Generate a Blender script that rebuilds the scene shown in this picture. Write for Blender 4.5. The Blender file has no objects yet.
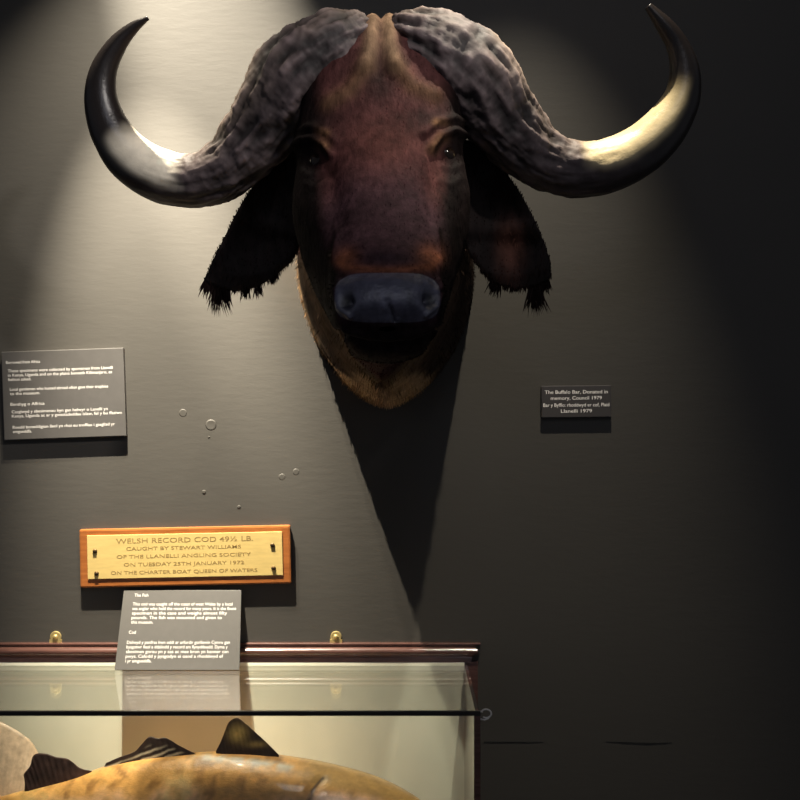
import bpy, math, random
import numpy as np
from mathutils import Vector, Matrix, noise

random.seed(7); rng = np.random.default_rng(7)
SC = bpy.context.scene
COL = SC.collection
CAMD, CAMZ, F = 1.9, 1.6, 1056.0      # camera distance to wall (m), camera height (m), focal length in px (800 px frame)

def at(px, py, dep):
    """world point that stands `dep` metres in front of the wall, surveyed from the photograph"""
    k = (CAMD - dep) / F
    return Vector(((px - 400) * k, -dep, CAMZ - (py - 400) * k))

def proj(V):
    V = np.asarray(V); k = F / (CAMD + V[:, 1])
    return np.stack([400 + V[:, 0] * k, 400 - (V[:, 2] - CAMZ) * k], 1)

# ------------------------------------------------------------------ object helpers
def link(name, me, mat=None, parent=None, smooth=False):
    o = bpy.data.objects.new(name, me); COL.objects.link(o)
    if mat: me.materials.append(mat)
    if parent: o.parent = parent
    if smooth:
        me.polygons.foreach_set('use_smooth', [True] * len(me.polygons))
    return o

def mesh(name, V, Fc):
    me = bpy.data.meshes.new(name)
    me.from_pydata([tuple(map(float, v)) for v in V], [], [tuple(map(int, f)) for f in Fc]); me.update()
    return me

def obj(name, V, Fc, mat, parent=None, smooth=False):
    return link(name, mesh(name, V, Fc), mat, parent, smooth)

def tag(o, label, cat, group=None):
    o['label'] = label; o['category'] = cat
    if group: o['group'] = group
    return o

def empty(name, loc, rot=None):
    o = bpy.data.objects.new(name, None); COL.objects.link(o); o.empty_display_size = .05
    o.location = loc
    if rot: o.rotation_euler = rot
    return o

def struct(o):
    o['kind'] = 'structure'; return o

def box(x0, x1, y0, y1, z0, z1, b=0.0):
    """box (optionally with chamfered edges all round) as V,F"""
    import bmesh
    bm = bmesh.new(); bmesh.ops.create_cube(bm, size=1)
    for v in bm.verts:
        v.co = Vector((x0 + (v.co.x + .5) * (x1 - x0), y0 + (v.co.y + .5) * (y1 - y0), z0 + (v.co.z + .5) * (z1 - z0)))
    if b: bmesh.ops.bevel(bm, geom=bm.edges[:], offset=b, segments=2, affect='EDGES', profile=.6)
    bm.verts.index_update()
    V = [v.co.copy() for v in bm.verts]; Fc = [[v.index for v in f.verts] for f in bm.faces]
    bm.free(); return V, Fc

def merge(*parts):
    V, Fc = [], []
    for v, f in parts:
        n = len(V); V += list(v); Fc += [[i + n for i in q] for q in f]
    return V, Fc

def tube(pts, rad, n=12, cap=True):
    pts = [Vector(p) for p in pts]; V, Fc = [], []
    if not hasattr(rad, '__len__'): rad = [rad] * len(pts)
    up = Vector((0, 0, 1)); nrm = None
    for i, p in enumerate(pts):
        t = (pts[min(i + 1, len(pts) - 1)] - pts[max(i - 1, 0)]).normalized()
        if nrm is None: nrm = t.orthogonal().normalized()
        nrm = (nrm - t * nrm.dot(t)).normalized(); bi = t.cross(nrm)
        for k in range(n):
            a = 2 * math.pi * k / n
            V.append(p + (nrm * math.cos(a) + bi * math.sin(a)) * rad[i])
    for i in range(len(pts) - 1):
        for k in range(n):
            Fc.append([i * n + k, i * n + (k + 1) % n, (i + 1) * n + (k + 1) % n, (i + 1) * n + k])
    if cap:
        Fc.append(list(range(n))[::-1]); Fc.append([(len(pts) - 1) * n + k for k in range(n)])
    return V, Fc

def lathe(prof, n=24, M=None):
    V, Fc = [], []
    for r, h in prof:
        for k in range(n):
            a = 2 * math.pi * k / n; v = Vector((r * math.cos(a), r * math.sin(a), h))
            V.append(M @ v if M else v)
    for i in range(len(prof) - 1):
        for k in range(n):
            Fc.append([i * n + k, i * n + (k + 1) % n, (i + 1) * n + (k + 1) % n, (i + 1) * n + k])
    Fc.append(list(range(n))[::-1]); Fc.append([(len(prof) - 1) * n + k for k in range(n)])
    return V, Fc

def crom(P, n):
    """Catmull-Rom (centripetal-free) resampling of control rows"""
    P = np.asarray(P, float); m = len(P)
    out = []
    for u in np.linspace(0, m - 1, n):
        i = min(int(u), m - 2); t = u - i
        p1, p2 = P[i], P[i + 1]
        p0 = P[i - 1] if i > 0 else 2 * p1 - p2
        p3 = P[i + 2] if i + 2 < m else 2 * p2 - p1
        out.append(.5 * ((2 * p1) + (-p0 + p2) * t + (2 * p0 - 5 * p1 + 4 * p2 - p3) * t * t + (-p0 + 3 * p1 - 3 * p2 + p3) * t ** 3))
    return np.array(out)

def grid_faces(nr, nc, closed=True):
    Fc = []
    for i in range(nr - 1):
        for k in range(nc if closed else nc - 1):
            Fc.append([i * nc + k, i * nc + (k + 1) % nc, (i + 1) * nc + (k + 1) % nc, (i + 1) * nc + k])
    return Fc

def set_col(me, C):
    a = me.attributes.new('col', 'FLOAT_COLOR', 'POINT')
    C = np.asarray(C, float); C4 = np.ones((len(C), 4)); C4[:, :3] = np.clip(C, 0, 1)
    a.data.foreach_set('color', C4.ravel())

def normals(V, Fc):
    V = np.asarray(V); N = np.zeros_like(V); Fa = np.asarray(Fc)
    n = np.cross(V[Fa[:, 2]] - V[Fa[:, 0]], V[Fa[:, 3]] - V[Fa[:, 1]])
    for k in range(4): np.add.at(N, Fa[:, k], n)
    return N / (np.linalg.norm(N, axis=1, keepdims=True) + 1e-12)

def fbm(p, s, o=4):
    return noise.fractal(Vector(p) * s, 1.0, 2.0, o)

# ------------------------------------------------------------------ materials
def material(name):
    m = bpy.data.materials.new(name); m.use_nodes = True
    nt = m.node_tree; b = nt.nodes['Principled BSDF']
    return m, nt, b

def N(nt, typ, **kw):
    n = nt.nodes.new(typ)
    for k, v in kw.items():
        if k in n.inputs: n.inputs[k].default_value = v
        else: setattr(n, k, v)
    return n

def coords(nt, scale=(1, 1, 1)):
    tc = N(nt, 'ShaderNodeTexCoord'); mp = N(nt, 'ShaderNodeMapping'); mp.inputs['Scale'].default_value = scale
    nt.links.new(tc.outputs['Object'], mp.inputs['Vector']); return mp.outputs['Vector']

def noise_node(nt, scale, detail=4, rough=.5, vec=None):
    n = N(nt, 'ShaderNodeTexNoise'); n.inputs['Scale'].default_value = scale
    n.inputs['Detail'].default_value = detail; n.inputs['Roughness'].default_value = rough
    if vec: nt.links.new(vec, n.inputs['Vector'])
    return n

def ramp(nt, fac, stops):
    r = N(nt, 'ShaderNodeValToRGB'); e = r.color_ramp.elements
    while len(e) < len(stops): e.new(.5)
    for q, (p, c) in zip(e, stops): q.position = p; q.color = (*c, 1)
    nt.links.new(fac, r.inputs['Fac']); return r.outputs['Color']

def bump(nt, b, height, strength, dist):
    bp = N(nt, 'ShaderNodeBump'); bp.inputs['Strength'].default_value = strength; bp.inputs['Distance'].default_value = dist
    nt.links.new(height, bp.inputs['Height']); nt.links.new(bp.outputs['Normal'], b.inputs['Normal']); return bp

def plain(name, c, rough=.5, metal=0, nscale=0, namt=.15, bumpd=0, coat=0, scale=(1, 1, 1), spec=.5):
    m, nt, b = material(name)
    b.inputs['Roughness'].default_value = rough; b.inputs['Metallic'].default_value = metal
    b.inputs['Coat Weight'].default_value = coat; b.inputs['Specular IOR Level'].default_value = spec
    if nscale:
        n = noise_node(nt, nscale, 5, .6, coords(nt, scale))
        c0 = [x * (1 - namt) for x in c]; c1 = [min(1, x * (1 + namt)) for x in c]
        nt.links.new(ramp(nt, n.outputs['Fac'], [(.3, c0), (.7, c1)]), b.inputs['Base Color'])
        if bumpd: bump(nt, b, n.outputs['Fac'], .6, bumpd)
    else:
        b.inputs['Base Color'].default_value = (*c, 1)
    return m

def attr_mat(name, rough, nscale, namt, bumpd, bscale, scale=(1, 1, 1), coat=0, spec=.5):
    """colour comes from the pattern and any painted light stored per vertex, varied with noise"""
    m, nt, b = material(name)
    a = N(nt, 'ShaderNodeAttribute'); a.attribute_name = 'col'
    v = coords(nt, scale); n = noise_node(nt, nscale, 5, .6, v)
    k = ramp(nt, n.outputs['Fac'], [(.25, (1 - namt,) * 3), (.75, (1 + namt,) * 3)])
    mx = N(nt, 'ShaderNodeMix'); mx.data_type = 'RGBA'; mx.blend_type = 'MULTIPLY'; mx.inputs[0].default_value = 1
    nt.links.new(a.outputs['Color'], mx.inputs[6]); nt.links.new(k, mx.inputs[7])
    nt.links.new(mx.outputs[2], b.inputs['Base Color'])
    b.inputs['Roughness'].default_value = rough; b.inputs['Coat Weight'].default_value = coat
    b.inputs['Specular IOR Level'].default_value = spec
    n2 = noise_node(nt, bscale, 6, .65, v); bump(nt, b, n2.outputs['Fac'], .7, bumpd)
    return m

def wood(name, c0, c1, rough=.35, coat=.3, sc=(3, 30, 30)):
    m, nt, b = material(name); v = coords(nt, sc)
    n = noise_node(nt, 6, 6, .65, v)
    nt.links.new(ramp(nt, n.outputs['Fac'], [(.3, c0), (.7, c1)]), b.inputs['Base Color'])
    b.inputs['Roughness'].default_value = rough; b.inputs['Coat Weight'].default_value = coat; b.inputs['Coat Roughness'].default_value = .2
    bump(nt, b, n.outputs['Fac'], .2, .0006); return m

def glass_mat(name, tint=(.985, 1, .985)):
    m = bpy.data.materials.new(name); m.use_nodes = True; nt = m.node_tree
    nt.nodes.remove(nt.nodes['Principled BSDF']); out = nt.nodes['Material Output']
    t = N(nt, 'ShaderNodeBsdfTransparent'); t.inputs['Color'].default_value = (*tint, 1)
    g = N(nt, 'ShaderNodeBsdfGlossy'); g.inputs['Roughness'].default_value = .0; g.inputs['Color'].default_value = (1, 1, 1, 1)
    fr = N(nt, 'ShaderNodeFresnel'); ge = N(nt, 'ShaderNodeNewGeometry'); mr = N(nt, 'ShaderNodeMapRange')
    mr.inputs['To Min'].default_value = 1.5; mr.inputs['To Max'].default_value = 1 / 1.5     # same pane seen from inside
    nt.links.new(ge.outputs['Backfacing'], mr.inputs['Value']); nt.links.new(mr.outputs[0], fr.inputs['IOR'])
    mx = N(nt, 'ShaderNodeMixShader')
    nt.links.new(fr.outputs[0], mx.inputs[0]); nt.links.new(t.outputs[0], mx.inputs[1]); nt.links.new(g.outputs[0], mx.inputs[2])
    nt.links.new(mx.outputs[0], out.inputs['Surface']); return m

# wall paint: charcoal emulsion with roller stipple
M_wall, nt, b = material('charcoal_wall_paint')
v = coords(nt); n1 = noise_node(nt, 2.2, 3, .5, v)
nt.links.new(ramp(nt, n1.outputs['Fac'], [(.3, (.051, .0475, .0415)), (.7, (.057, .053, .046))]), b.inputs['Base Color'])
b.inputs['Roughness'].default_value = .55; b.inputs['Specular IOR Level'].default_value = .35
v2 = coords(nt, (24, 24, 75)); n2 = noise_node(nt, 1.0, 6, .62, v2); bump(nt, b, n2.outputs['Fac'], .24, .0013)
M_floor = plain('dark_floor', (.05, .045, .04), .6, nscale=8)
M_ceil = plain('dark_ceiling', (.04, .04, .042), .8, nscale=5)
M_crack = plain('joint_shadow_gap', (.008, .008, .008), .8, nscale=40)
M_panel = plain('grey_panel', (.068, .064, .060), .5, nscale=60, namt=.06)
M_panel2 = plain('grey_panel_small', (.042, .038, .038), .5, nscale=60, namt=.06)
M_sign = plain('grey_sign_board', (.078, .074, .067), .5, nscale=60, namt=.05)
M_ink = plain('white_lettering', (.62, .60, .565), .6, nscale=50, namt=.03)
M_ink2 = plain('bright_lettering', (.95, .92, .88), .6, nscale=50, namt=.02)
M_oak = wood('varnished_oak', (.22, .065, .014), (.36, .125, .030), .3, .5)
M_brass = plain('polished_brass', (.60, .445, .165), .4, .15, nscale=40, namt=.08, scale=(1, 1, 6))
M_engr = plain('engraved_lettering', (.30, .205, .07), .6, .2, nscale=50, namt=.1)
M_screw = plain('dark_screw', (.10, .06, .02), .4, .6, nscale=80)
M_mahog = wood('dark_mahogany', (.060, .026, .020), (.12, .055, .042), .22, 1)
M_black = plain('black_edge_strip', (.012, .009, .008), .4, nscale=30)
M_cream = None
M_hang = plain('old_brass', (.62, .48, .2), .35, .6, nscale=60)
M_steel = plain('dull_steel', (.85, .82, .78), .4, .1, nscale=60)
M_glass = glass_mat('clear_glass')
M_eye = plain('glass_eye', (.010, .006, .004), .12, nscale=30, coat=0, spec=.35)

M_cream, nt, b = material('cream_painted_backboard')
n = noise_node(nt, 9, 4, .55, coords(nt, (1, 1, .6)))
nt.links.new(ramp(nt, n.outputs['Fac'], [(.3, (.67, .67, .55)), (.52, (.74, .73, .60)), (.75, (.80, .78, .65))]), b.inputs['Base Color'])
b.inputs['Roughness'].default_value = .7

# ------------------------------------------------------------------ room
def wall_mesh():
    V, Fc = box(-3.2, 2.6, 0, .12, 0, 3.7); return V, Fc
wall = struct(obj('wall_back', *wall_mesh(), M_wall))
struct(obj('floor', *box(-3.2, 2.6, -4.6, .12, -.1, 0), M_floor))
struct(obj('ceiling', *box(-3.2, 2.6, -4.6, .12, 3.7, 3.8), M_ceil))
# filled plug holes and paint pimples
def dab(px, py, r, h, ring=False):
    c = at(px, py, 0); prof = [(r, 0), (r * .85, h * .7), (r * .5, h), (r * .05, h)]
    if ring: prof = [(r, 0), (r * .85, h), (r * .62, h * .5), (r * .3, h * .35), (r * .02, h * .3)]
    M = Matrix.Translation(c) @ Matrix.Rotation(math.pi / 2, 4, 'X')
    obj('filler_spot', *lathe(prof, 20, M), M_wall, wall, True)
dab(211, 425, .010, .0004, True); dab(204, 492, .004, .0007); dab(239, 507, .0035, .0006)
dab(282, 477, .006, .00015); dab(296, 472, .006, .00015); dab(183, 413, .007, .00015); dab(209, 437, .002, .0006)
# hairline joint between two wall boards, lower right
def joint(pts, w):
    V, Fc = [], []
    for (px, py), q in zip(pts, w):
        c = at(px, py, 0)
        V += [c + Vector((0, -.0005, q)), c + Vector((0, -.0005, -q)), c + Vector((0, .001, -q)), c + Vector((0, .001, q))]
    for i in range(len(pts) - 1):
        for k in range(4): Fc.append([i * 4 + k, i * 4 + (k + 1) % 4, i * 4 + 4 + (k + 1) % 4, i * 4 + 4 + k])
    return V, Fc
obj('joint_gap', *joint([(484, 742), (500, 742), (525, 742), (543, 742)], [.0011, .0010, .0009, .0003]), M_crack, wall)
obj('joint_gap', *joint([(606, 741.5), (625, 742.5), (648, 743.5), (672, 742.5)], [.0003, .0013, .0016, .0006]), M_crack, wall)

# ------------------------------------------------------------------ buffalo head mount
mount = empty('mounted_buffalo_head', at(388, 300, 0))
tag(mount, 'mounted dark brown buffalo head with wide curved horns and drooping ears on the wall', 'mounted animal head')
MO = mount.location.copy()
def local(V): return np.asarray([tuple(v) for v in V], float) - np.array(MO)

# rows: dorsal(dep,z), ventral(dep,z), half width, widest fraction, dorsal exponent, ventral exponent, x centre
R = [
 (.000, 2.00, .000, 1.588, .152, .50, 2.2, 1.66, -.022),
 (.080, 2.03, .080, 1.592, .150, .50, 2.2, 1.66, -.023),
 (.170, 2.07, .170, 1.605, .143, .50, 2.2, 1.7, -.025),
 (.260, 2.140, .255, 1.620, .132, .48, 2.3, 1.5, -.027),
 (.335, 2.166, .315, 1.628, .122, .45, 2.4, 1.5, -.028),
 (.395, 2.128, .355, 1.632, .122, .42, 2.6, 1.5, -.028),
 (.432, 2.045, .385, 1.636, .124, .40, 2.6, 1.5, -.027),
 (.458, 1.975, .415, 1.640, .121, .38, 2.6, 1.5, -.025),
 (.490, 1.910, .445, 1.643, .107, .38, 2.6, 1.5, -.023),
 (.530, 1.850, .478, 1.646, .091, .40, 2.7, 1.75, -.020),
 (.575, 1.803, .515, 1.649, .077, .42, 2.8, 2.1, -.018),
 (.615, 1.772, .545, 1.651, .069, .44, 2.9, 2.1, -.0165),
 (.638, 1.753, .572, 1.653, .068, .46, 3.0, 2.2, -.0155),
 (.659, 1.738, .597, 1.657, .066, .48, 3.0, 2.2, -.015),
 (.671, 1.716, .618, 1.664, .057, .50, 2.6, 2.2, -.015),
 (.661, 1.697, .634, 1.673, .038, .50, 2.3, 2.1, -.015),
 (.655, 1.687, .648, 1.682, .010, .50, 2.0, 2.0, -.015)]
NR, NC = 300, 200
rows = crom(R, NR)
V = np.zeros((NR, NC, 3))
ang = np.linspace(0, 2 * math.pi, NC, endpoint=False)
for i, (dd, dz, vd, vz, w, f, eD, eV, xc) in enumerate(rows):
    cd, cz = dd + (vd - dd) * f, dz + (vz - dz) * f
    c, s = np.cos(ang), np.sin(ang)
    e = np.where(c > 0, eD, eV)
    cs = np.abs(c) ** (2 / e); ss = np.sign(s) * np.abs(s) ** (2 / e)
    dep = np.where(c > 0, cd + (dd - cd) * cs, cd + (vd - cd) * cs)
    z = np.where(c > 0, cz + (dz - cz) * cs, cz + (vz - cz) * cs)
    V[i, :, 0] = xc + w * ss; V[i, :, 1] = -dep; V[i, :, 2] = z
V = V.reshape(-1, 3)
HF = grid_faces(NR, NC)
if normals(V, HF)[5 * NC + NC // 4][0] < 0: HF = [f[::-1] for f in HF]
# --- sculpting: gaussian dabs and creases, placed where the photograph shows them
def seg_dist(Q, pts):
    best = np.full(len(Q), 1e9)
    for a, b2 in zip(pts[:-1], pts[1:]):
        a, b2 = np.array(a, float), np.array(b2, float); d = b2 - a
        t = np.clip(((Q - a) @ d) / (d @ d), 0, 1)
        best = np.minimum(best, np.linalg.norm(Q - a - t[:, None] * d, axis=1))
    return best
def sculpt(V, items):
    Nn = normals(V, HF); Q = proj(V)
    front = (-V[:, 1] > .30) & (Nn[:, 1] < .15)
    D = np.zeros(len(V))
    for it in items:
        if it[0] == 'dab':
            _, px, py, rx, ry, amt = it
            D += front * amt * np.exp(-((Q[:, 0] - px) / rx) ** 2 - ((Q[:, 1] - py) / ry) ** 2)
        else:
            _, pts, w, amt = it
            D += front * amt * np.exp(-(seg_dist(Q, pts) / w) ** 2)
    return V + Nn * D[:, None]
V = sculpt(V, [
 ('dab', 312, 165, 20, 20, -.010), ('dab', 451, 158, 20, 20, -.010),          # eye sockets
 ('dab', 380, 150, 40, 45, .006), ('dab', 385, 215, 34, 40, .004),             # frontal bulge, nasal bone
 ('dab', 332, 195, 12, 30, -.006), ('dab', 434, 195, 12, 30, -.006),           # hollow in front of the eyes
 ('dab', 345, 268, 13, 12, .004), ('dab', 432, 266, 13, 12, .004),             # rim over nostrils
 ('dab', 388, 262, 26, 9, -.004),
])
V = sculpt(V, [
 ('crease', [(293, 150), (300, 141), (312, 139), (324, 145), (331, 154)], 3.4, .009),
 ('crease', [(293, 136), (308, 127), (324, 131), (336, 142)], 3.6, .0055),
 ('crease', [(302, 171), (311, 176), (322, 172)], 3.0, .0022),
 ('crease', [(306, 184), (316, 188), (327, 183)], 3.2, .0018),
 ('crease', [(431, 149), (441, 136), (454, 131), (466, 136)], 3.4, .009),
 ('crease', [(424, 134), (438, 122), (454, 118), (467, 124)], 3.6, .0055),
 ('crease', [(441, 166), (452, 170), (461, 165)], 3.0, .0022),
 ('crease', [(440, 181), (451, 185), (458, 180)], 3.2, .0018),
 ('crease', [(373, 10), (371, 45), (364, 66)], 7.0, .0055),
 ('crease', [(389, 10), (390, 45), (397, 66)], 7.0, .0055),
 ('crease', [(364, 66), (350, 88), (328, 102)], 7.0, .004), ('crease', [(397, 66), (412, 84), (436, 94)], 7.0, .004),
 ('crease', [(381, 14), (381, 75)], 3.5, -.006),
 ('crease', [(338, 232), (333, 262), (334, 290)], 4, .003), ('crease', [(436, 230), (440, 258), (440, 288)], 4, .003),
 ('dab', 347, 301, 6, 9, -.014), ('dab', 430, 299, 6, 9, -.014),              # nostrils
 ('crease', [(341, 282), (336, 294), (339, 308), (350, 317)], 2.6, .004), ('crease', [(436, 281), (441, 293), (438, 306), (426, 315)], 2.6, .004),
 ('crease', [(388, 300), (392, 312), (395, 322)], 2.0, -.004),
 ('crease', [(336, 334), (352, 341), (370, 345), (390, 346), (412, 344), (428, 339), (440, 331)], 3.6, -.012),   # mouth
 ('crease', [(346, 330), (368, 336), (390, 337), (412, 335), (430, 328)], 4.5, .004),
 ('crease', [(350, 353), (390, 357), (426, 351)], 5, .004),
])
for i in range(len(V)):                                                        # lumpy taxidermy skin
    p = V[i]; V[i] = p + np.array([fbm(p, 30), fbm(p + 7, 30), fbm(p + 13, 30)]) * .0012
# --- coat pattern, with some light and shade painted in
Q = proj(V); dep = -V[:, 1]; Nn = normals(V, HF)
def mixc(C, c, m): return C + (np.array(c) - C) * np.clip(m, 0, 1)[:, None]
def sm(x, a, b2): t = np.clip((x - a) / (b2 - a), 0, 1); return t * t * (3 - 2 * t)
nz = np.array([fbm(p, 18) for p in V]); nzf = np.array([fbm(p * np.array([2.2, 2.2, .7]), 55) for p in V])
C = np.tile(np.array([.105, .041, .040]), (len(V), 1)); KB = .50
C = mixc(C, (.070, .038, .050), sm(dep, .47, .52) * .8)                                               # purple brown nose bridge
def pd(px, py, rx, ry): return np.exp(-((Q[:, 0] - px) / rx) ** 2 - ((Q[:, 1] - py) / ry) ** 2) * (dep > .3)
def pc(pts, w): return np.exp(-(seg_dist(Q, pts) / w) ** 2) * (dep > .3)
C = mixc(C, (.17, .062, .053), pd(388, 140, 34, 22) * .75 + pd(440, 185, 14, 22) * .7 + pd(380, 160, 40, 30) * .3)  # reddish brow; patch under the right eye is a painted highlight
C = mixc(C, (.040, .022, .022), pd(318, 120, 18, 12) * .8 + pd(380, 78, 12, 24) * .8 + pd(430, 118, 20, 12) * .8)
C = mixc(C, (.40, .26, .16), (pc([(373, 14), (371, 45), (366, 66)], 7) + pc([(389, 14), (390, 45), (397, 66)], 7)) * .95)
C = mixc(C, (.20, .11, .06), (pc([(366, 66), (350, 90), (326, 104)], 8) + pc([(397, 66), (412, 86), (436, 96)], 8)) * .7)
C = mixc(C, (.27, .14, .07), (pc([(293, 150), (302, 141), (324, 145)], 6) + pc([(433, 149), (441, 138), (464, 138)], 6) + pc([(293, 137), (308, 128), (326, 133)], 4) + pc([(436, 122), (464, 124)], 4)) * .8)
C = mixc(C, (.012, .007, .007), pd(311, 160, 8, 8) + pd(453, 153, 8, 8))
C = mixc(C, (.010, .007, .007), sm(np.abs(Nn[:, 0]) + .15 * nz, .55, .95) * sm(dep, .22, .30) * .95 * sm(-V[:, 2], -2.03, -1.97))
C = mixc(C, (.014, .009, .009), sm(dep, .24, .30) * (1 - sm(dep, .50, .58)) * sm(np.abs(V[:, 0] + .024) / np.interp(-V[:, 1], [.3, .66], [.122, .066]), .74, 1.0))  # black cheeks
C = mixc(C, (.36, .125, .065), (pc([(339, 262), (346, 268), (390, 271), (432, 267), (438, 258)], 4.5) * .8 + pd(347, 257, 11, 9) * .9 + pd(429, 255, 12, 11)) * .85)
C = mixc(C, (.035, .02, .028), pd(385, 257, 22, 6.5) * .95)
rr_ = (np.abs(V[:, 0] + .015) / .0625) ** 4 + (np.abs(V[:, 2] - 1.7215) / .0305) ** 3.2
nose = (1 - sm(rr_, .85, 1.12)) * (dep > .6)
C = mixc(C, (.17, .17, .245), nose)
C = mixc(C, (.006, .005, .006), pd(347, 302, 6, 9) + pd(430, 300, 6, 9) + pc([(336, 334), (352, 341), (370, 345), (390, 346), (412, 344), (428, 339), (440, 331)], 3.5))
low = sm(1.697 - V[:, 2], 0, .012) * (dep > .5)
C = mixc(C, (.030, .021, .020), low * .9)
throat = (1 - sm(dep, .30, .40)) * sm(1.86 - V[:, 2] - nz * .03, 0, .05)
C = mixc(C, (.13, .085, .05), throat)
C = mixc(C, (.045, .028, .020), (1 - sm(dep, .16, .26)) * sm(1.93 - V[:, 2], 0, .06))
C = mixc(C, (.62, .46, .30), (1 - sm(dep, .10, .19)) * sm(1.90 - V[:, 2], 0, .06) * sm(-V[:, 0] + nz * .02, .10, .125) * sm(V[:, 2] + nz * .03, 1.665, 1.70))  # pale ruff on the left, colour boosted to paint in rim light
C = mixc(C, (.16, .10, .055), (1 - sm(dep, .20, .3)) * sm(V[:, 0] + nz * .02, .055, .075) * sm(V[:, 2], 1.63, 1.65) * (1 - sm(V[:, 2], 1.675, 1.70)) * .7)                      # faint tan low on the right of the neck
C = mixc(C, (.40, .28, .16), sm(1.648 - V[:, 2] + nz * .012, 0, .014) * (1 - sm(dep, .22, .30)))
C = mixc(C, (.03, .02, .016), (1 - sm(dep, .30, .36)) * sm(V[:, 0], .03, .07) * .85)  # right of the neck darkened in colour, painted as unlit
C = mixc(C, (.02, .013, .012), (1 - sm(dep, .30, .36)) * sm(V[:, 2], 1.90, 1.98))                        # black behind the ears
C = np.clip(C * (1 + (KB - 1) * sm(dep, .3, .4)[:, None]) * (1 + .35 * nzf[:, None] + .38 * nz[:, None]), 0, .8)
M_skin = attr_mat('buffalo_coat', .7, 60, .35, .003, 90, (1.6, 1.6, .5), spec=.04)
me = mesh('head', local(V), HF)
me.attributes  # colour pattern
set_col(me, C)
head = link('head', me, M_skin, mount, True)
# glossy damp nose needs lower roughness: own material slot on those faces
M_nose = attr_mat('nose_leather', .33, 120, .2, .0018, 160, spec=.6)
me.materials.append(M_nose)
nf = nose[np.asarray(HF)].mean(1) > .5
me.polygons.foreach_set('material_index', nf.astype(int))

# --- fur blades lying on the coat
def blades(P, D, L, W, Cc, Nrm, curl=.35):
    n = len(P); side = np.cross(D, Nrm); side /= np.linalg.norm(side, axis=1, keepdims=True) + 1e-9
    mid = P + D * (L * .55)[:, None]; tip = P + (D * (1 - .15) - Nrm * curl * .3) * L[:, None]
    A = P - side * W[:, None]; B = P + side * W[:, None]
    Cm = mid - side * (W * .7)[:, None]; Dm = mid + side * (W * .7)[:, None]
    VV = np.stack([A, B, Dm, Cm, tip], 1).reshape(-1, 3)
    FF = []
    for i in range(n):
        o = 5 * i; FF += [(o, o + 1, o + 2, o + 3), (o + 3, o + 2, o + 4)]
    return VV, FF, np.repeat(Cc, 5, 0)
Vg = V.reshape(NR, NC, 3); Ng = Nn.reshape(NR, NC, 3); Cg = C.reshape(NR, NC, 3); ng = nose.reshape(NR, NC)
down = np.array([0, 0, -1.0])
P, D, L, W, CC, NN = [], [], [], [], [], []
tries = 0
while len(P) < 15000 and tries < 200000:
    tries += 1
    i = int(rng.integers(2, NR - 6)); k = int(rng.integers(0, NC))
    p, nn = Vg[i, k], Ng[i, k]
    if ng[i, k] > .2 or p[2] > 2.13 or nn[1] > .35: continue
    if -p[1] > .62 and p[2] < 1.70: continue
    if -p[1] > .40 and rng.random() < .65: continue
    flow = Vg[min(i + 3, NR - 1), k] - p; flow /= np.linalg.norm(flow) + 1e-9
    if -p[1] < .30: flow = .3 * flow + down
    elif -p[1] > .35: flow = flow + rng.normal(0, .25, 3)
    d = flow + nn * (.45 if -p[1] < .3 else .12) + rng.normal(0, .18, 3); d /= np.linalg.norm(d)
    neck = -p[1] < .30
    P.append(p); D.append(d); NN.append(nn)
    L.append((rng.uniform(.005, .009) if -p[1] < .09 else rng.uniform(.009, .018)) if neck else rng.uniform(.004, .007)); W.append(rng.uniform(.0006, .0011) if neck else rng.uniform(.0003, .0006))
    CC.append(Cg[i, k] * (rng.uniform(.7, 1.45) if neck else rng.uniform(.85, 1.2)))
VV, FF, CB = blades(*map(np.array, (P, D, L, W, CC, NN)))
me = mesh('fur', local(VV), FF); set_col(me, CB)
M_fur = attr_mat('fur_strands', .6, 40, .1, .0001, 40, spec=.0)
fur = link('fur', me, M_fur, head); fur['kind'] = 'stuff'

# --- eyes
def surf(px, py):
    d = (Q[:, 0] - px) ** 2 + (Q[:, 1] - py) ** 2
    c = np.where((d < 25) & (dep > .25))[0]
    return V[c[np.argmax(dep[c])]]
for px, py, s in ((312, 160, -1), (452, 153, 1)):
    p = surf(px, py); c = Vector(p) + Vector((-s * .005, .0135, 0)) - MO
    prof = [(.0165 * math.sin(t), .0165 * math.cos(t)) for t in np.linspace(.02, math.pi - .02, 20)]
    e = obj('eye', *lathe(prof, 28, Matrix.Translation(c)), M_eye, mount, True); e['label'] = 'dark glass eye'

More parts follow.
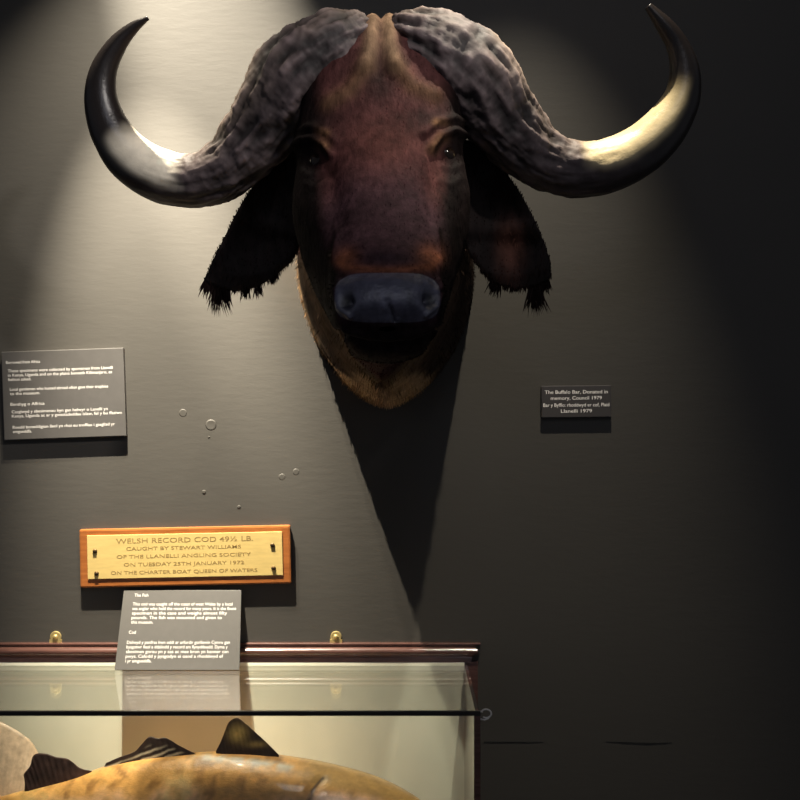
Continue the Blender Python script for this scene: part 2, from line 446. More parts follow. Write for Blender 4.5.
# --- horns
def horn(ctrl, side):
    n, m = 420, 96
    Rr = crom(ctrl, n); V, C = [], []
    pts = [at(px, py, d) for px, py, hw, d, fl in Rr]
    rad = [hw * (CAMD - d) / F for px, py, hw, d, fl in Rr]
    Cs = []
    for i in range(n):
        u = i / (n - 1)
        t = (pts[min(i + 1, n - 1)] - pts[max(i - 1, 0)]).normalized()
        fwd = Vector((0, -1, 0)); fwd = (fwd - t * fwd.dot(t)).normalized()
        up = t.cross(fwd) * (-1 if side > 0 else 1); up.normalize()
        if i < 5: up0 = up
        r = rad[i]; rough = 1 - np.interp(u, [.36, .58], [0, 1]); flat = Rr[i][4]
        smooth_r = np.interp(u, [.5, .62], [1, 0])
        for k in range(m):
            a = 2 * math.pi * k / m; ca, sa = math.cos(a), math.sin(a)
            q = pts[i] + up * (r * ca) + fwd * (r * flat * sa)
            # long grooves run along the horn; knobbly crust on the boss
            pn = Vector((u * 9, ca * 2.2, sa * 2.2 + side * 5))
            g = noise.ridged_multi_fractal(Vector((u * 16, ca * 2.6 + side * 3, sa * 2.6)), .9, 2.1, 5, 1.0, 2.0)
            h = noise.fractal(q * 55, .9, 2, 5)
            lump = noise.fractal(q * 16, 1, 2, 3); wr = noise.fractal(Vector((u * 15, ca * 4.2 + side * 9, sa * 4.2)), .9, 2.1, 5)
            ridge = math.sin(u * 95 + lump * 3.0 + sa) * np.interp(u, [.3, .42, .55, .66], [.15, .8, .55, 0])
            tipf = min(1, r / .03)
            amp = rough * (.0008 * (g - 1.1) + .0022 * h + .0026 * lump * tipf + .0052 * wr + .0016 * ridge) + .0007 * noise.fractal(q * 22, 1, 2, 2) * tipf
            amp *= min(1, r / .012)
            nrm = (up * ca + fwd * sa).normalized()
            V.append(q + nrm * amp)
            # colours: grey brown crust, cream crescent with highlight painted in, black tip and underside
            base = np.array([.112, .084, .086]) * (1 + .35 * h + .3 * wr) + np.array([.10, .075, .045]) * max(0, ca) * (1 + lump)  # tan light on the upper side put into the crust colour
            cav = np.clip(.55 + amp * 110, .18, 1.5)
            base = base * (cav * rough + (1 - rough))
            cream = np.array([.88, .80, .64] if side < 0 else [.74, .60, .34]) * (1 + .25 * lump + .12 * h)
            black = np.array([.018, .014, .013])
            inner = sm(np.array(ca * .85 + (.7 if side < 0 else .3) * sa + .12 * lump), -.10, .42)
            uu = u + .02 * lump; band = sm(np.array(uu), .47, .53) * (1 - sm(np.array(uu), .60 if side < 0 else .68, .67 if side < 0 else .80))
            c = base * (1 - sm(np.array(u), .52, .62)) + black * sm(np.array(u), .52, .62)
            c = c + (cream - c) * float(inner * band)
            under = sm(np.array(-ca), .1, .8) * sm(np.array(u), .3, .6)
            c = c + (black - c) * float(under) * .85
            Cs.append(c)
    Fc = grid_faces(n, m)
    # close both ends
    for i0, row in ((0, 0), (n - 1, n - 1)):
        c = sum((V[row * m + k] for k in range(m)), Vector()) / m
        V.append(c); Cs.append(Cs[row * m]); ci = len(V) - 1
        for k in range(m):
            f = [row * m + k, row * m + (k + 1) % m, ci]
            Fc.append(f if i0 else f[::-1])
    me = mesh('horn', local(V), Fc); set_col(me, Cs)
    ca_ = me.attributes.new('crust', 'FLOAT', 'POINT'); ca_.data.foreach_set('value', np.array([1 - np.interp(i // m / (n - 1), [.42, .6], [0, 1]) for i in range(len(V))]))
    import bmesh
    bm = bmesh.new(); bm.from_mesh(me); bmesh.ops.recalc_face_normals(bm, faces=bm.faces); bm.to_mesh(me); bm.free()
    return link('horn', me, M_horn, mount, True)
M_horn, nt, b = material('horn_keratin')
a = N(nt, 'ShaderNodeAttribute'); a.attribute_name = 'col'
nt.links.new(a.outputs['Color'], b.inputs['Base Color'])
n = noise_node(nt, 160, 6, .65, coords(nt)); bump(nt, b, n.outputs['Fac'], .35, .0015)
ra = N(nt, 'ShaderNodeAttribute'); ra.attribute_name = 'crust'; mr = N(nt, 'ShaderNodeMapRange'); mr.inputs['To Min'].default_value = .30; mr.inputs['To Max'].default_value = .68
nt.links.new(ra.outputs['Fac'], mr.inputs['Value']); nt.links.new(mr.outputs[0], b.inputs['Roughness']); b.inputs['Specular IOR Level'].default_value = .45
HL = [(364, 35, 20, .352, .9), (353, 39, 29, .364, .9), (331, 50, 39, .372, .85), (303, 73, 45, .365, .80), (278, 106, 41, .345, .80), (254, 139, 34, .325, .85),
      (227, 168, 29.5, .305, .9), (195, 181, 26.5, .29, 1), (160, 175.5, 26.5, .285, 1), (130, 157, 24.5, .285, 1), (110.5, 130, 20.5, .29, 1),
      (101, 99, 16.5, .295, 1), (104, 70, 13, .30, 1), (117, 45, 9.5, .305, 1), (133, 28, 5.8, .31, 1), (148, 18, 2, .315, 1)]
HR = [(396, 33, 20, .352, .9), (409, 38, 29, .364, .9), (437, 50, 39, .372, .85), (465, 70, 45, .365, .80), (490, 100, 41, .345, .80), (513, 131, 34.5, .325, .85),
      (538, 156, 30, .305, .9), (569, 168.5, 28, .29, 1), (605, 166.5, 27, .285, 1), (639, 151, 25.5, .285, 1), (665, 127, 22.5, .29, 1),
      (682, 98, 18, .295, 1), (684.5, 70, 14.5, .30, 1), (677, 45, 11, .305, 1), (664, 25, 8.5, .31, 1), (648, 6, 4, .315, 1)]
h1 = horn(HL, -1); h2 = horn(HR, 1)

# --- ears with ragged hair fringe
M_ear = attr_mat('ear_hide', .75, 60, .3, .002, 80, spec=.25)
def ear(Lc, Rc, sag, depth, cup, seed, tufts, patch=None):
    n, m = 60, 50; Lc, Rc = crom(Lc, n), crom(Rc, n); th = .0035
    G = np.zeros((n, m, 3)); Cc = np.zeros((n, m, 3))
    for i in range(n):
        s = i / (n - 1)
        for k in range(m):
            t = k / (m - 1); e = 1 - (2 * t - 1) ** 2
            px = Lc[i][0] * (1 - t) + Rc[i][0] * t; py = Lc[i][1] * (1 - t) + Rc[i][1] * t + sag * s ** 2 * e
            d = np.interp(s, [0, .3, 1], depth) - cup * e * math.sin(math.pi * min(1, s * 1.1 + .05)) + .012 * noise.fractal(Vector((px * .02, py * .02, seed)), 1, 2, 2)
            # turned-over fold running across the ear
            d += .014 * math.exp(-((s - .42 - .12 * t) / .07) ** 2)
            G[i, k] = at(px, py, d)
            c = np.array([.017, .011, .010])
            if patch: c = c + (np.array([.22, .09, .06]) - c) * math.exp(-((px - patch[0]) / patch[2]) ** 2 - ((py - patch[1]) / patch[3]) ** 2)
            Cc[i, k] = c * (1 + .5 * noise.fractal(Vector((px * .15, py * .04, seed)), 1, 2, 3))
    front = G.reshape(-1, 3); Fq = grid_faces(n, m, False)
    nn = normals(front, Fq); nn *= np.where(nn[:, 1:2] > 0, -1, 1)
    edge = np.ones((n, m)); edge[0] = edge[-1] = 0; edge[:, 0] = edge[:, -1] = 0
    for q in range(1, 4): edge[:, q] = edge[:, -1 - q] = q / 4; 
    th_ = th * np.sqrt(edge).reshape(-1, 1)
    VV = np.vstack([front + nn * th_, front - nn * th_ + np.array([0, .0004, 0])])
    o = n * m; FF = Fq + [[v + o for v in f[::-1]] for f in Fq]
    rim = [(i, 0) for i in range(n)] + [(n - 1, k) for k in range(1, m)] + [(i, m - 1) for i in range(n - 2, -1, -1)] + [(0, k) for k in range(m - 2, 0, -1)]
    for (i, k), (i2, k2) in zip(rim, rim[1:] + rim[:1]):
        a1, b1 = i * m + k, i2 * m + k2; FF.append([a1, b1, b1 + o, a1 + o])
    me = mesh('ear', local(VV), FF); set_col(me, np.vstack([Cc.reshape(-1, 3)] * 2))
    eo = link('ear', me, M_ear, mount, True)
    # fringe
    P, D, L, W, CC, NN = [], [], [], [], [], []
    rr = random.Random(seed)
    def add(i, k, ln, wd, dx=0):
        p = G[i, k]; d = np.array([dx + rr.gauss(0, .22), rr.gauss(0, .22), -1.0]); d /= np.linalg.norm(d)
        P.append(p - d * .004); D.append(d); L.append(ln); W.append(wd); NN.append(np.array([rr.gauss(0, .4), -1, rr.gauss(0, .2)])); CC.append(np.array([.014, .009, .008]) * rr.uniform(.6, 1.6))
    for _ in range(420): add(rr.choice([n - 1, n - 2, n - 4, n - 7]), rr.randrange(m), rr.uniform(.004, .015), rr.uniform(.0006, .0014))
    for (t0, t1, ln, cnt, dx) in tufts:
        for _ in range(cnt): add(n - 1, int((t0 + (t1 - t0) * rr.random()) * (m - 1)), ln * rr.uniform(.35, 1), rr.uniform(.0008, .0018), dx)
    for _ in range(260): add(rr.randrange(8, n), rr.choice([0, 1, m - 1, m - 2]), rr.uniform(.004, .012), rr.uniform(.0005, .0009))
    for _ in range(900):
        i, k = rr.randrange(4, n), rr.randrange(2, m - 2); add(i, k, rr.uniform(.008, .02), rr.uniform(.0005, .001)); P[-1] = P[-1] + np.array([0, -.003, 0]); CC[-1] = Cc[i, k] * rr.uniform(.6, 1.6)
    NN = np.array(NN); NN /= np.linalg.norm(NN, axis=1, keepdims=True)
    VV, FF, CB = blades(np.array(P), np.array(D), np.array(L), np.array(W), np.array(CC), NN, 0)
    me = mesh('hair_fringe', local(VV), FF); set_col(me, CB)
    link('hair_fringe', me, M_fur, eo)['kind'] = 'stuff'
    return eo
ear([(276, 148), (258, 178), (240, 206), (224, 238), (213, 260), (205, 280)],
    [(306, 145), (306, 185), (304, 212), (302, 232), (299, 246), (296, 254)], 22, (.30, .285, .245), .03, 3,
    [(.0, .07, .042, 60, -.15), (.10, .19, .066, 90, 0), (.22, .28, .045, 50, .1), (.42, .5, .028, 40, 0), (.55, .62, .03, 40, .2), (.74, .82, .024, 40, 0)])
ear([(452, 140), (458, 190), (462, 225), (468, 250), (476, 264), (486, 276)],
    [(484, 140), (506, 172), (526, 203), (541, 235), (549, 258), (551, 277)], 12, (.30, .285, .245), .03, 11,
    [(.10, .25, .036, 70, -.2), (.68, .84, .066, 110, .05), (.86, .97, .036, 50, .1), (.3, .55, .018, 40, 0)], patch=(510, 250, 12, 24))

# ------------------------------------------------------------------ lettering
def text_mesh(lines, size, leading, align='LEFT', widths=None):
    """lines of text as one mesh in local x/z, top-left origin (0,0); widths fit each line to a length"""
    VV, FF = [], []
    for j, s in enumerate(lines):
        if not s: continue
        cu = bpy.data.curves.new('lettering', 'FONT'); cu.body = s; cu.size = size; cu.extrude = .00012; cu.offset = size * .004
        cu.resolution_u = 3
        o = bpy.data.objects.new('lettering', cu); COL.objects.link(o)
        dg = bpy.context.evaluated_depsgraph_get(); dg.update()
        m = bpy.data.meshes.new_from_object(o.evaluated_get(dg))
        xs = [v.co.x for v in m.vertices]; x0, x1 = min(xs), max(xs); k = 1
        if widths and widths[j]: k = widths[j] / (x1 - x0)
        off = {'LEFT': 0, 'CENTER': -(x1 - x0) * k / 2}[align]
        b0 = len(VV)
        for v in m.vertices: VV.append(Vector(((v.co.x - x0) * k + off, -v.co.z - .0001, v.co.y - size * .72 - j * leading)))
        FF += [[i + b0 for i in p.vertices] for p in m.polygons]
        bpy.data.objects.remove(o); bpy.data.curves.remove(cu); bpy.data.meshes.remove(m)
    return VV, FF
def lettering(parent, x, y, z, mat, *a, **k):
    VV, FF = text_mesh(*a, **k)
    return obj('lettering', [v + Vector((x, y, z)) for v in VV], FF, mat, parent)

# --- large grey caption panel, left
T = .0104
lab = empty('information_sign', at(65.5, 394, 0), (0, -math.radians(2.0), 0))
tag(lab, 'large grey caption panel with white text at the left, high on the wall', 'caption panel', None)
W_, H_ = .2185, .1585
obj('panel', *box(-W_/2, W_/2, -T, 0, -H_/2, H_/2, .0014), M_panel, lab)
K = .00179
def lp(x, y): return (x - 65.5) * K, -(y - 394) * K
for (x, y, ls, ws) in [
  (9, 359, ['Borrowed from Africa'], [34]),
  (10.5, 367.5, ['These specimens were collected by sportsmen from Llanelli', 'in Kenya, Uganda and on the plains beneath Kilimanjaro, as', 'fashion asked.'], [105, 104, 23]),
  (12, 386, ['Local gentlemen who hunted abroad often gave their trophies', 'to the museum.'], [98, 30]),
  (12, 401, ['Benthyg o Affrica'], [34]),
  (13, 408.5, ['Casglwyd y sbesimenau hyn gan helwyr o Lanelli yn', 'Kenya, Uganda ac ar y gwastadeddau islaw, fel y bu ffasiwn'], [96, 110]),
  (13.5, 424, ['Roedd boneddigion lleol yn rhoi eu troffiau i gasgliad yr', 'amgueddfa.'], [102, 19])]:
    X, Z = lp(x, y); lettering(lab, X, -T, Z, M_ink, ls, .0076, .0077, widths=[w * K for w in ws])

# --- small caption panel, right
T2 = .0090
lab2 = empty('information_sign', at(575.5, 401.5, 0), (0, -math.radians(.6), 0))
tag(lab2, 'small dark caption panel with four centred lines, right of the buffalo head', 'caption panel')
obj('panel', *box(-.0625, .0625, -T2, 0, -.0285, .0285, .0012), M_panel2, lab2)
for (y, ls, ws) in [(390, ['The Buffalo Bar, Donated in', 'memory, Council 1979'], [63, 51]), (403, ['Bar y Byfflo: rhoddwyd er cof, Plaid', 'Llanelli 1979'], [66, 31])]:
    lettering(lab2, 0, -T2, -(y - 401.5) * K, M_ink2, ls, .0088, .0108, 'CENTER', [w * K for w in ws])

# --- brass plate on an oak board
pl = empty('brass_plaque', at(186.3, 555.8, 0), (0, -math.radians(1.2), 0))
tag(pl, 'engraved brass record plate screwed to a varnished oak board above the fish case', 'plaque')
TW = .0105
obj('board', *box(-.189, .189, -TW, 0, -.0525, .0525, .0034), M_oak, pl)
pt = obj('brass_plate', *box(-.1745, .1745, -TW - .0018, -TW + .0004, -.0365, .0415, .0006), M_brass, pl)
lettering(pt, 0, -TW - .0018, .0355, M_engr, ['WELSH RECORD COD 49½ LB.'], .0125, .012, 'CENTER', [.245])
lettering(pt, -.002, -TW - .0018, .0200, M_engr, ['CAUGHT BY STEWART WILLIAMS', 'OF THE LLANELLI ANGLING SOCIETY', 'ON TUESDAY 25TH JANUARY 1972', 'ON THE CHARTER BOAT QUEEN OF WATERS'], .0088, .0142, 'CENTER', [.205, .24, .215, .262])
for (x, z) in ((-.1605, .0135), (-.1585, -.0265), (.157, .0175), (.158, -.0235)):
    M = Matrix.Translation((x, -TW - .0018, z)) @ Matrix.Rotation(math.pi / 2, 4, 'X')
    s = obj('screw', *lathe([(.0042, 0), (.0040, .0012), (.0028, .0022), (.0004, .0025)], 18, M), M_screw, pl, True)
    obj('slot', *box(x - .0034, x + .0034, -TW - .0046, -TW - .0040, z - .0005, z + .0005), M_black, s)

# ------------------------------------------------------------------ fish case
GZ = 1.128                              # top glass height
XR, XL, DF, ZB = .121, -.80, .300, .68
case = empty('fish_display_case', Vector(((XL + XR) / 2, 0, ZB)))
tag(case, 'glass topped wooden display case on the wall holding a mounted cod', 'display case')
CO = case.location.copy()
def cobj(name, VF, mat, smooth=False, parent=None):
    return obj(name, [Vector(v) - CO for v in VF[0]], VF[1], mat, parent or case, smooth)
cobj('back_board', box(XL + .006, XR - .006, -.014, -.001, ZB, GZ + .0026), M_cream)
cobj('base_board', box(XL, XR, -DF, -.001, ZB - .02, ZB), M_mahog)
# side panels: wood with slim dark stile at the front corner
for x0, x1 in ((XR - .006, XR), (XL, XL + .006)):
    cobj('side_panel', box(x0, x1, -DF + .008, -.001, ZB, GZ - .003), M_mahog)
for x0, x1 in ((XR - .009, XR + .001), (XL - .001, XL + .009)):
    cobj('corner_stile', box(x0, x1, -DF - .002, -DF + .008, ZB, GZ - .002, .001), M_mahog)
cobj('top_glass', box(XL + .001, XR - .001, -DF + .001, -.0145, GZ - .004, GZ), M_glass)
cobj('front_glass', box(XL + .009, XR - .009, -DF + .001, -DF + .004, ZB, GZ - .008), M_glass)
cobj('edge_strip', box(XL - .001, XR + .001, -DF - .003, -DF + .003, GZ - .006, GZ + .001, .0008), M_black)
# cornice moulding with mitred return on the right
prof = [(.0, .0, .0365), (.0330, .0075, .0365), (.0352, .0090, .0358), (.0352, .0092, .0338), (.0335, .0085, .0326), (.0280, .0065, .0315), (.0262, .0062, .0298)]
prof += [(.0220 + .0080 * math.cos(a), .0085 + .0090 * math.cos(a), .0222 + .0072 * math.sin(a)) for a in np.linspace(1.45, -1.25, 16)]
prof += [(.0235, .0100, .0150), (.0215, .0095, .0125), (.0195, .0105, .0110), (.0190, .0115, .0080), (.0180, .0125, .0028), (.0, .0, .0028)]
Vv, Ff = [], []
xb = .109
for d, d2, h in prof:
    Vv += [Vector((XL - d, -d2, GZ + h)), Vector((xb + d, -d2, GZ + h)), Vector((xb + d, 0, GZ + h)), Vector((XL - d, 0, GZ + h))]
for i in range(len(prof) - 1):
    for k in range(3):
        kk = [(0, 1), (1, 2), (3, 0)][k]; Ff.append([i * 4 + kk[0], i * 4 + kk[1], i * 4 + 4 + kk[1], i * 4 + 4 + kk[0]])
cobj('cornice', (Vv, Ff), M_mahog)
# narrow backing frame that shows beside the case
cobj('back_frame', box(XR - .002, .139, -.012, 0, ZB, GZ + .004), M_mahog)
# brass hangers above the cornice
for px in (55.5, 336):
    c = at(px, 643, .003); zt = GZ + .0375
    hp = merge(box(c.x - .011, c.x + .011, -.0035, -.0005, zt - .004, zt + .004), lathe([(.0100, 0), (.0100, .0025), (.0092, .003), (.0002, .003)], 24, Matrix.Translation((c.x, -.0005, zt + .009)) @ Matrix.Rotation(math.pi / 2, 4, 'X')))
    h = cobj('hanger_plate', hp, M_hang)
    cobj('screw', lathe([(.0045, .003), (.0042, .0048), (.0028, .0062), (.0002, .0066)], 18, Matrix.Translation((c.x, -.0005, zt + .009)) @ Matrix.Rotation(math.pi / 2, 4, 'X')), M_hang, True, h)
# hook and eye catch on the right-hand side
yl = -DF + .02; X0 = XR
eye_ring = [Vector((X0 + .011 + .0080 * math.cos(a), yl, GZ - .009 + .0065 * math.sin(a))) for a in np.linspace(-2.2, 2.6, 22)]
hk = cobj('catch', merge(tube(eye_ring, .0013, 8), tube([(X0 - .001, yl, GZ - .006), (X0 + .006, yl, GZ - .006)], .0014, 8)), M_steel, True)
cobj('hook', merge(tube([(X0 + .002, yl - .002, GZ - .017), (X0 + .009, yl - .002, GZ - .018), (X0 + .014, yl - .002, GZ - .016), (X0 + .016, yl - .002, GZ - .013)], .0012, 8), tube([(X0 - .001, yl, GZ - .017), (X0 + .003, yl - .002, GZ - .017)], .0014, 8)), M_steel, True, hk)

# --- caption board leaning on the case
sg_len, sg_t = .1395, .004
lean = math.asin(.049 / sg_len)
sg = empty('caption_board', Vector((-.3893, -.057, GZ + .0008)), (-lean, 0, 0))
tag(sg, 'pale grey caption board leaning on the wall on top of the glass case', 'caption board')
V_, F_ = box(-.109, .109, 0, sg_t, 0, sg_len, .0006)
V_ = [Vector((v.x + .0 + (-.0005 if v.x < 0 else -.004) * (v.z / sg_len) + (.004 * (v.z / sg_len) if v.x < 0 else 0), v.y, v.z)) for v in V_]
obj('board', V_, F_, M_sign, sg)
KS = .00176
def sp(x, y): return (x - 178) * KS, (670.5 - y) / 80.0 * sg_len
for (x, y, ls, ws) in [
  (129.5, 594, ['The Fish'], [14]),
  (128.5, 603, ['This cod was caught off the coast of west Wales by a local', 'sea angler who held the record for many years. It is the finest', 'specimen in the case and weighs almost fifty', 'pounds. The fish was mounted and given to', 'this museum.'], [101, 105, 96, 91, 22]),
  (127, 631.5, ['Cod'], [7]),
  (126, 641.5, ['Daliwyd y penfras hwn oddi ar arfordir gorllewin Cymru gan', 'bysgotwr lleol a ddaliodd y record am flynyddoedd. Dyma y', 'sbesimen gorau yn y cas ac mae bron yn hanner can', 'pwys. Cafodd y pysgodyn ei osod a rhoddwyd ef', 'i yr amgueddfa.'], [103, 101, 102, 97, 26])]:
    X, Z = sp(x, y); lettering(sg, X, 0, Z, M_ink, ls, .0078, .0080, widths=[w * KS for w in ws])

# ------------------------------------------------------------------ cod
fish = empty('mounted_cod', Vector((-.3, -.14, ZB)))
tag(fish, 'golden brown mounted cod with spiky dark dorsal fins inside the glass case', 'mounted fish')
FO = fish.location.copy(); FD = .150
def fobj(name, V, Fc, mat, col=None, smooth=True, parent=None):
    me = mesh(name, np.asarray([tuple(v) for v in V]) - np.array(FO), Fc)
    if col is not None: set_col(me, col)
    return link(name, me, mat, parent or fish, smooth)
# top px, bottom px, half thickness(m)
fr = [(-30, 806, 834, .012), (0, 797, 840, .018), (40, 786, 850, .028), (75, 777, 862, .038), (110, 765, 875, .048), (150, 757, 888, .056), (200, 753, 898, .064),
      (250, 753, 905, .070), (300, 759, 905, .072), (340, 767, 900, .068), (380, 779, 892, .060), (415, 797, 882, .046), (440, 818, 870, .030), (452, 836, 860, .012)]
n, m = 160, 72; rr = crom(fr, n); V = []; 
for (px, t, bo, w) in rr:
    a0, b0 = at(px, t, FD), at(px, bo, FD); c = (a0 + b0) / 2; hh = (a0.z - b0.z) / 2
    for k in range(m):
        a = 2 * math.pi * k / m; q = Vector((c.x, c.y + w * math.sin(a), c.z + hh * math.copysign(abs(math.cos(a)) ** .9, math.cos(a))))
        V.append(q)
V = np.array([tuple(v) for v in V]); Fc = grid_faces(n, m); Fc.append(list(range(m))[::-1]); Fc.append([(n - 1) * m + k for k in range(m)])
Qf = proj(V)
gill = seg_dist(Qf, [(322, 780), (312, 792), (306, 812), (310, 840), (325, 865)])
V[:, 1] += np.where(V[:, 1] < -FD, .004 * np.exp(-(gill / 4) ** 2), 0)
zrel = np.zeros(len(V))
for i in range(n): zrel[i * m:(i + 1) * m] = np.cos(2 * math.pi * np.arange(m) / m)
nz = np.array([fbm(p, 14) for p in V]); nz2 = np.array([fbm(p + 3, 45) for p in V])
C = np.tile(np.array([.36, .20, .065]), (len(V), 1))
C = mixc(C, (.46, .30, .20), sm(-(zrel - .75) + nz * .35, 0, .4))
C = mixc(C, (.16, .08, .025), sm(nz2 + .25 * nz, .12, .5) * .75 * sm(zrel, .1, .6))
C = mixc(C, (.62, .40, .15), sm(nz, .05, .5) * .5 * (Qf[:, 0] < 230))
C = mixc(C, (.44, .37, .40), sm(Qf[:, 0], 300, 330) * sm(.80 - zrel + nz * .2, 0, .3) * .9)
C = mixc(C, (.25, .17, .07), sm(Qf[:, 0], 285, 320) * sm(zrel, .72, .86) * .8)
C = mixc(C, (.62, .60, .52), sm(-zrel, .1, .7))
C = C * np.array([2.1, 1.9, 1.7])
C = mixc(C, (.04, .03, .03), np.exp(-(gill / 2.0) ** 2) * .9)
C = mixc(C, (.66, .62, .50), np.exp(-(seg_dist(Qf, [(205, 757), (240, 760), (290, 768)]) / 3.5) ** 2) * sm(nz2, -.3, .2) * .8)  # pale streak along the back: painted specular highlight
M_fish = attr_mat('varnished_fish_skin', .32, 60, .25, .0012, 130, (1, 1, 1.6), coat=.7)
fobj('body', V, Fc, M_fish, C)
# dorsal fins: outline top edge in px, rooted in the back
M_fin = attr_mat('fin_membrane', .45, 80, .3, .001, 120, coat=.3)
def fin(name, base, top, d, cfun, th=.0035, lean_=0.0):
    n, m = 90, 26; Bs, Ts = crom(base, n), crom(top, n); Vf, Cf = [], []
    for sgn in (-1, 1):
        for i in range(n):
            for k in range(m):
                t = k / (m - 1); px = Bs[i][0] * (1 - t) + Ts[i][0] * t; py = Bs[i][1] * (1 - t) + Ts[i][1] * t
                u = i / (n - 1); rip = .0002 * math.sin(i * .95 + t * 2) * (.3 + t)
                e = th * (1 - .8 * t) * min(1, 8 * u + .1, 8 * (1 - u) + .1)
                q = at(px, py, d + lean_ * t); q.y += rip + sgn * e
                Vf.append(q); Cf.append(cfun(px, py, u, t, i))
    Fq = grid_faces(n, m, False); o = n * m
    Fc = Fq + [[v + o for v in f[::-1]] for f in Fq]
    rim = [(i, 0) for i in range(n)] + [(n - 1, k) for k in range(1, m)] + [(i, m - 1) for i in range(n - 2, -1, -1)] + [(0, k) for k in range(m - 2, 0, -1)]
    for (i, k), (i2, k2) in zip(rim, rim[1:] + rim[:1]):
        a1, b1 = i * m + k, i2 * m + k2; Fc.append([a1, b1, b1 + o, a1 + o])
    o = fobj(name, Vf, Fc, M_fin, np.array(Cf)); return o
dk = np.array([.045, .025, .018])
def c_brown(px, py, u, t, i): return np.array([.085, .045, .034]) * (1 + .4 * fbm((px * .1, py * .1, 0), 1))
def c_stripe(px, py, u, t, i):
    s = .5 + .5 * math.sin((px * .55 + py * 1.5) * .62 + 2 * fbm((px * .05, py * .05, 1), 1))
    f = max(0, s - .45) * 1.8 * (1 - sm(np.array(t), .55, .8)) * (1 - sm(np.array(u), .92, 1))
    return dk + (np.array([.85, .72, .50]) - dk) * float(min(1, f))
def c_gold(px, py, u, t, i):
    g = math.exp(-((px - 238) / 9) ** 2 - ((py - 733) / 8) ** 2) + .5 * math.exp(-((px - 256) / 10) ** 2 - ((py - 744) / 3) ** 2)
    return dk + (np.array([.85, .56, .17]) - dk) * min(1, g)
f3 = fin('dorsal_fin', [(24, 800), (55, 795), (88, 785)], [(25, 780), (24, 774), (30, 766), (34, 755), (45, 753.5), (56, 757), (68, 759), (80, 768), (92, 771)], FD + .004, c_brown)
f2 = fin('dorsal_fin', [(100, 775), (150, 768), (200, 764)], [(106, 763), (120, 757), (134, 752), (141, 745), (149, 737), (158, 738.5), (166, 738), (180, 746), (198, 755)], FD + .004, c_stripe)
f1 = fin('dorsal_fin', [(216, 764), (245, 762), (278, 764)], [(216, 751), (221, 741), (225, 731), (229, 722), (237, 718), (245, 723), (255, 732), (266, 742), (279, 755)], FD + .004, c_gold)
for f in (f1,): f['label'] = 'dark dorsal fin with golden centre'
f2['label'] = 'striped dark dorsal fin'; f3['label'] = 'plain brown dorsal fin'
# tail fan behind the last dorsal fin
def c_tail(px, py, u, t, i):
    r = .5 + .5 * math.sin(i * 1.9)
    base = np.array([.56, .41, .28]) * (.94 + .08 * r)
    rimc = sm(np.array(u), .9, .985); return base + (np.array([.85, .75, .52]) - base) * float(rimc)
fin('tail_fin', [(-28, 832), (-22, 815), (-8, 808), (14, 806), (42, 794)], [(-115, 880), (-112, 800), (-80, 735), (-35, 714), (0, 722), (26, 737), (36, 749), (43, 766)], FD - .015, c_tail, .005, -.05)
fin('anal_fin', [(60, 858), (110, 872), (170, 890)], [(55, 885), (100, 905), (165, 912)], FD, c_brown)
pf = fin('pectoral_fin', [(300, 820), (296, 832), (298, 845)], [(255, 815), (235, 836), (262, 856)], FD + .075, c_brown, .002)
M = Matrix.Translation(at(392, 812, FD + .055) - FO) @ Matrix.Rotation(math.pi / 2, 4, 'X')
me_ = lathe([(.013 * math.sin(t), .008 * math.cos(t)) for t in np.linspace(math.pi - .02, .02, 14)], 24, M)
obj('eye', me_[0], me_[1], plain('fish_glass_eye', (.30, .22, .06), .1, nscale=60, coat=1), fish, True)

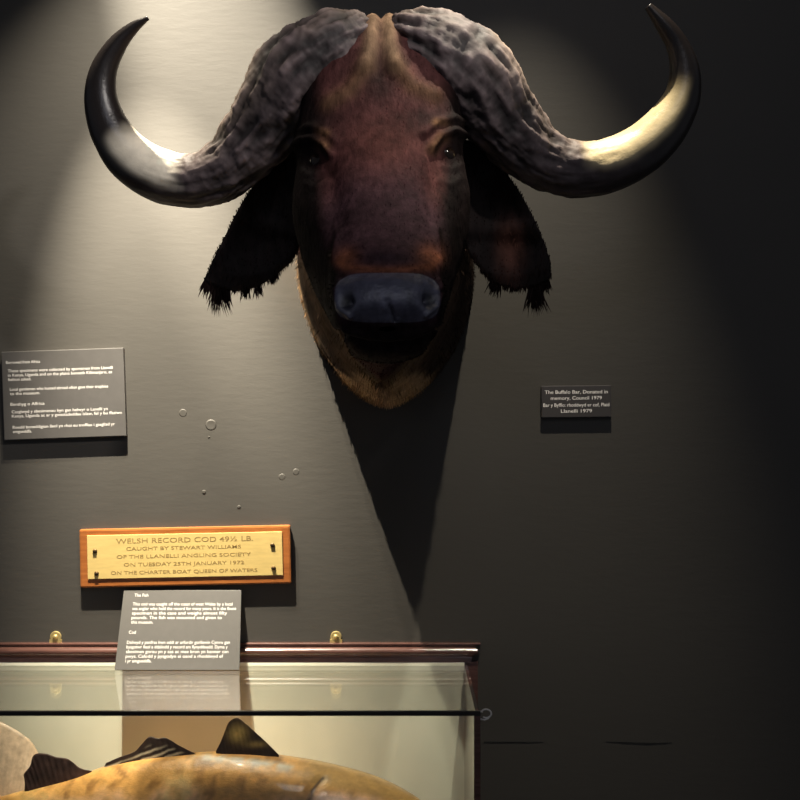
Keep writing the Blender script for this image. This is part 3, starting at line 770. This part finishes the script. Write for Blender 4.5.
# ------------------------------------------------------------------ light
def spot(name, loc, target, watts, angle, blend, col, size=.02):
    L = bpy.data.lights.new(name, 'SPOT'); L.energy = watts; L.spot_size = math.radians(angle); L.spot_blend = blend; L.color = col; L.shadow_soft_size = size
    o = bpy.data.objects.new(name, L); COL.objects.link(o); o.location = loc
    o.rotation_euler = (Vector(target) - Vector(loc)).to_track_quat('-Z', 'Y').to_euler(); return o
K0 = 1.8e-3
def wp(px, py, d): return Vector(((px - 400) * K0, -d, CAMZ - (py - 400) * K0))
WARM = (1, .90, .73)
# a cluster of track lamps above the left horn, raking down the wall
# a cluster of track lamps above the left horn, raking down the wall
spot('spot_lamp', wp(118, -233.8, .345), wp(165, 395, 0), 640, 29, 1, WARM, .008)
spot('spot_lamp', wp(-62, -745.7, .419), wp(230.6, 93.7, 0), 1900, 15.2, .88, WARM, .008)
spot('spot_lamp', wp(150, -205.1, .283), wp(150, 515, 0), 88, 72, 1, WARM, .008)
# weaker lamp on the right
spot('spot_lamp', wp(562, -313.5, .40), wp(410, 900, 0), 118, 48, 1, WARM, .008)
# added fill spot from the right, to brighten the left horn and face
spot('head_fill', (.95, -1.75, 3.05), (-.24, -.30, 2.0), 105, 25, 1, (1, .93, .88), .06)
A = bpy.data.lights.new('soft_fill', 'AREA'); A.energy = 5; A.size = .7; A.color = (.86, .88, 1)  # added soft fill from the room side to lift the face
ao = bpy.data.objects.new('soft_fill', A); COL.objects.link(ao); ao.location = (.15, -2.3, 3.3)
ao.rotation_euler = (Vector((-.02, -.4, 1.9)) - ao.location).to_track_quat('-Z', 'Y').to_euler()
W = bpy.data.worlds.new('gallery_ambience'); SC.world = W; W.use_nodes = True
bg = W.node_tree.nodes['Background']; bg.inputs['Color'].default_value = (.85, .88, 1, 1); bg.inputs['Strength'].default_value = .11

cam = bpy.data.cameras.new('camera'); co = bpy.data.objects.new('camera', cam); COL.objects.link(co)
co.location = (0, -CAMD, CAMZ); co.rotation_euler = (math.pi / 2, 0, 0)
cam.sensor_width = 36; cam.lens = 36 * F / 800; cam.clip_start = .01
SC.camera = co
SC.view_settings.view_transform = 'Standard'; SC.view_settings.look = 'None'; SC.view_settings.gamma = 1; SC.view_settings.exposure = 0
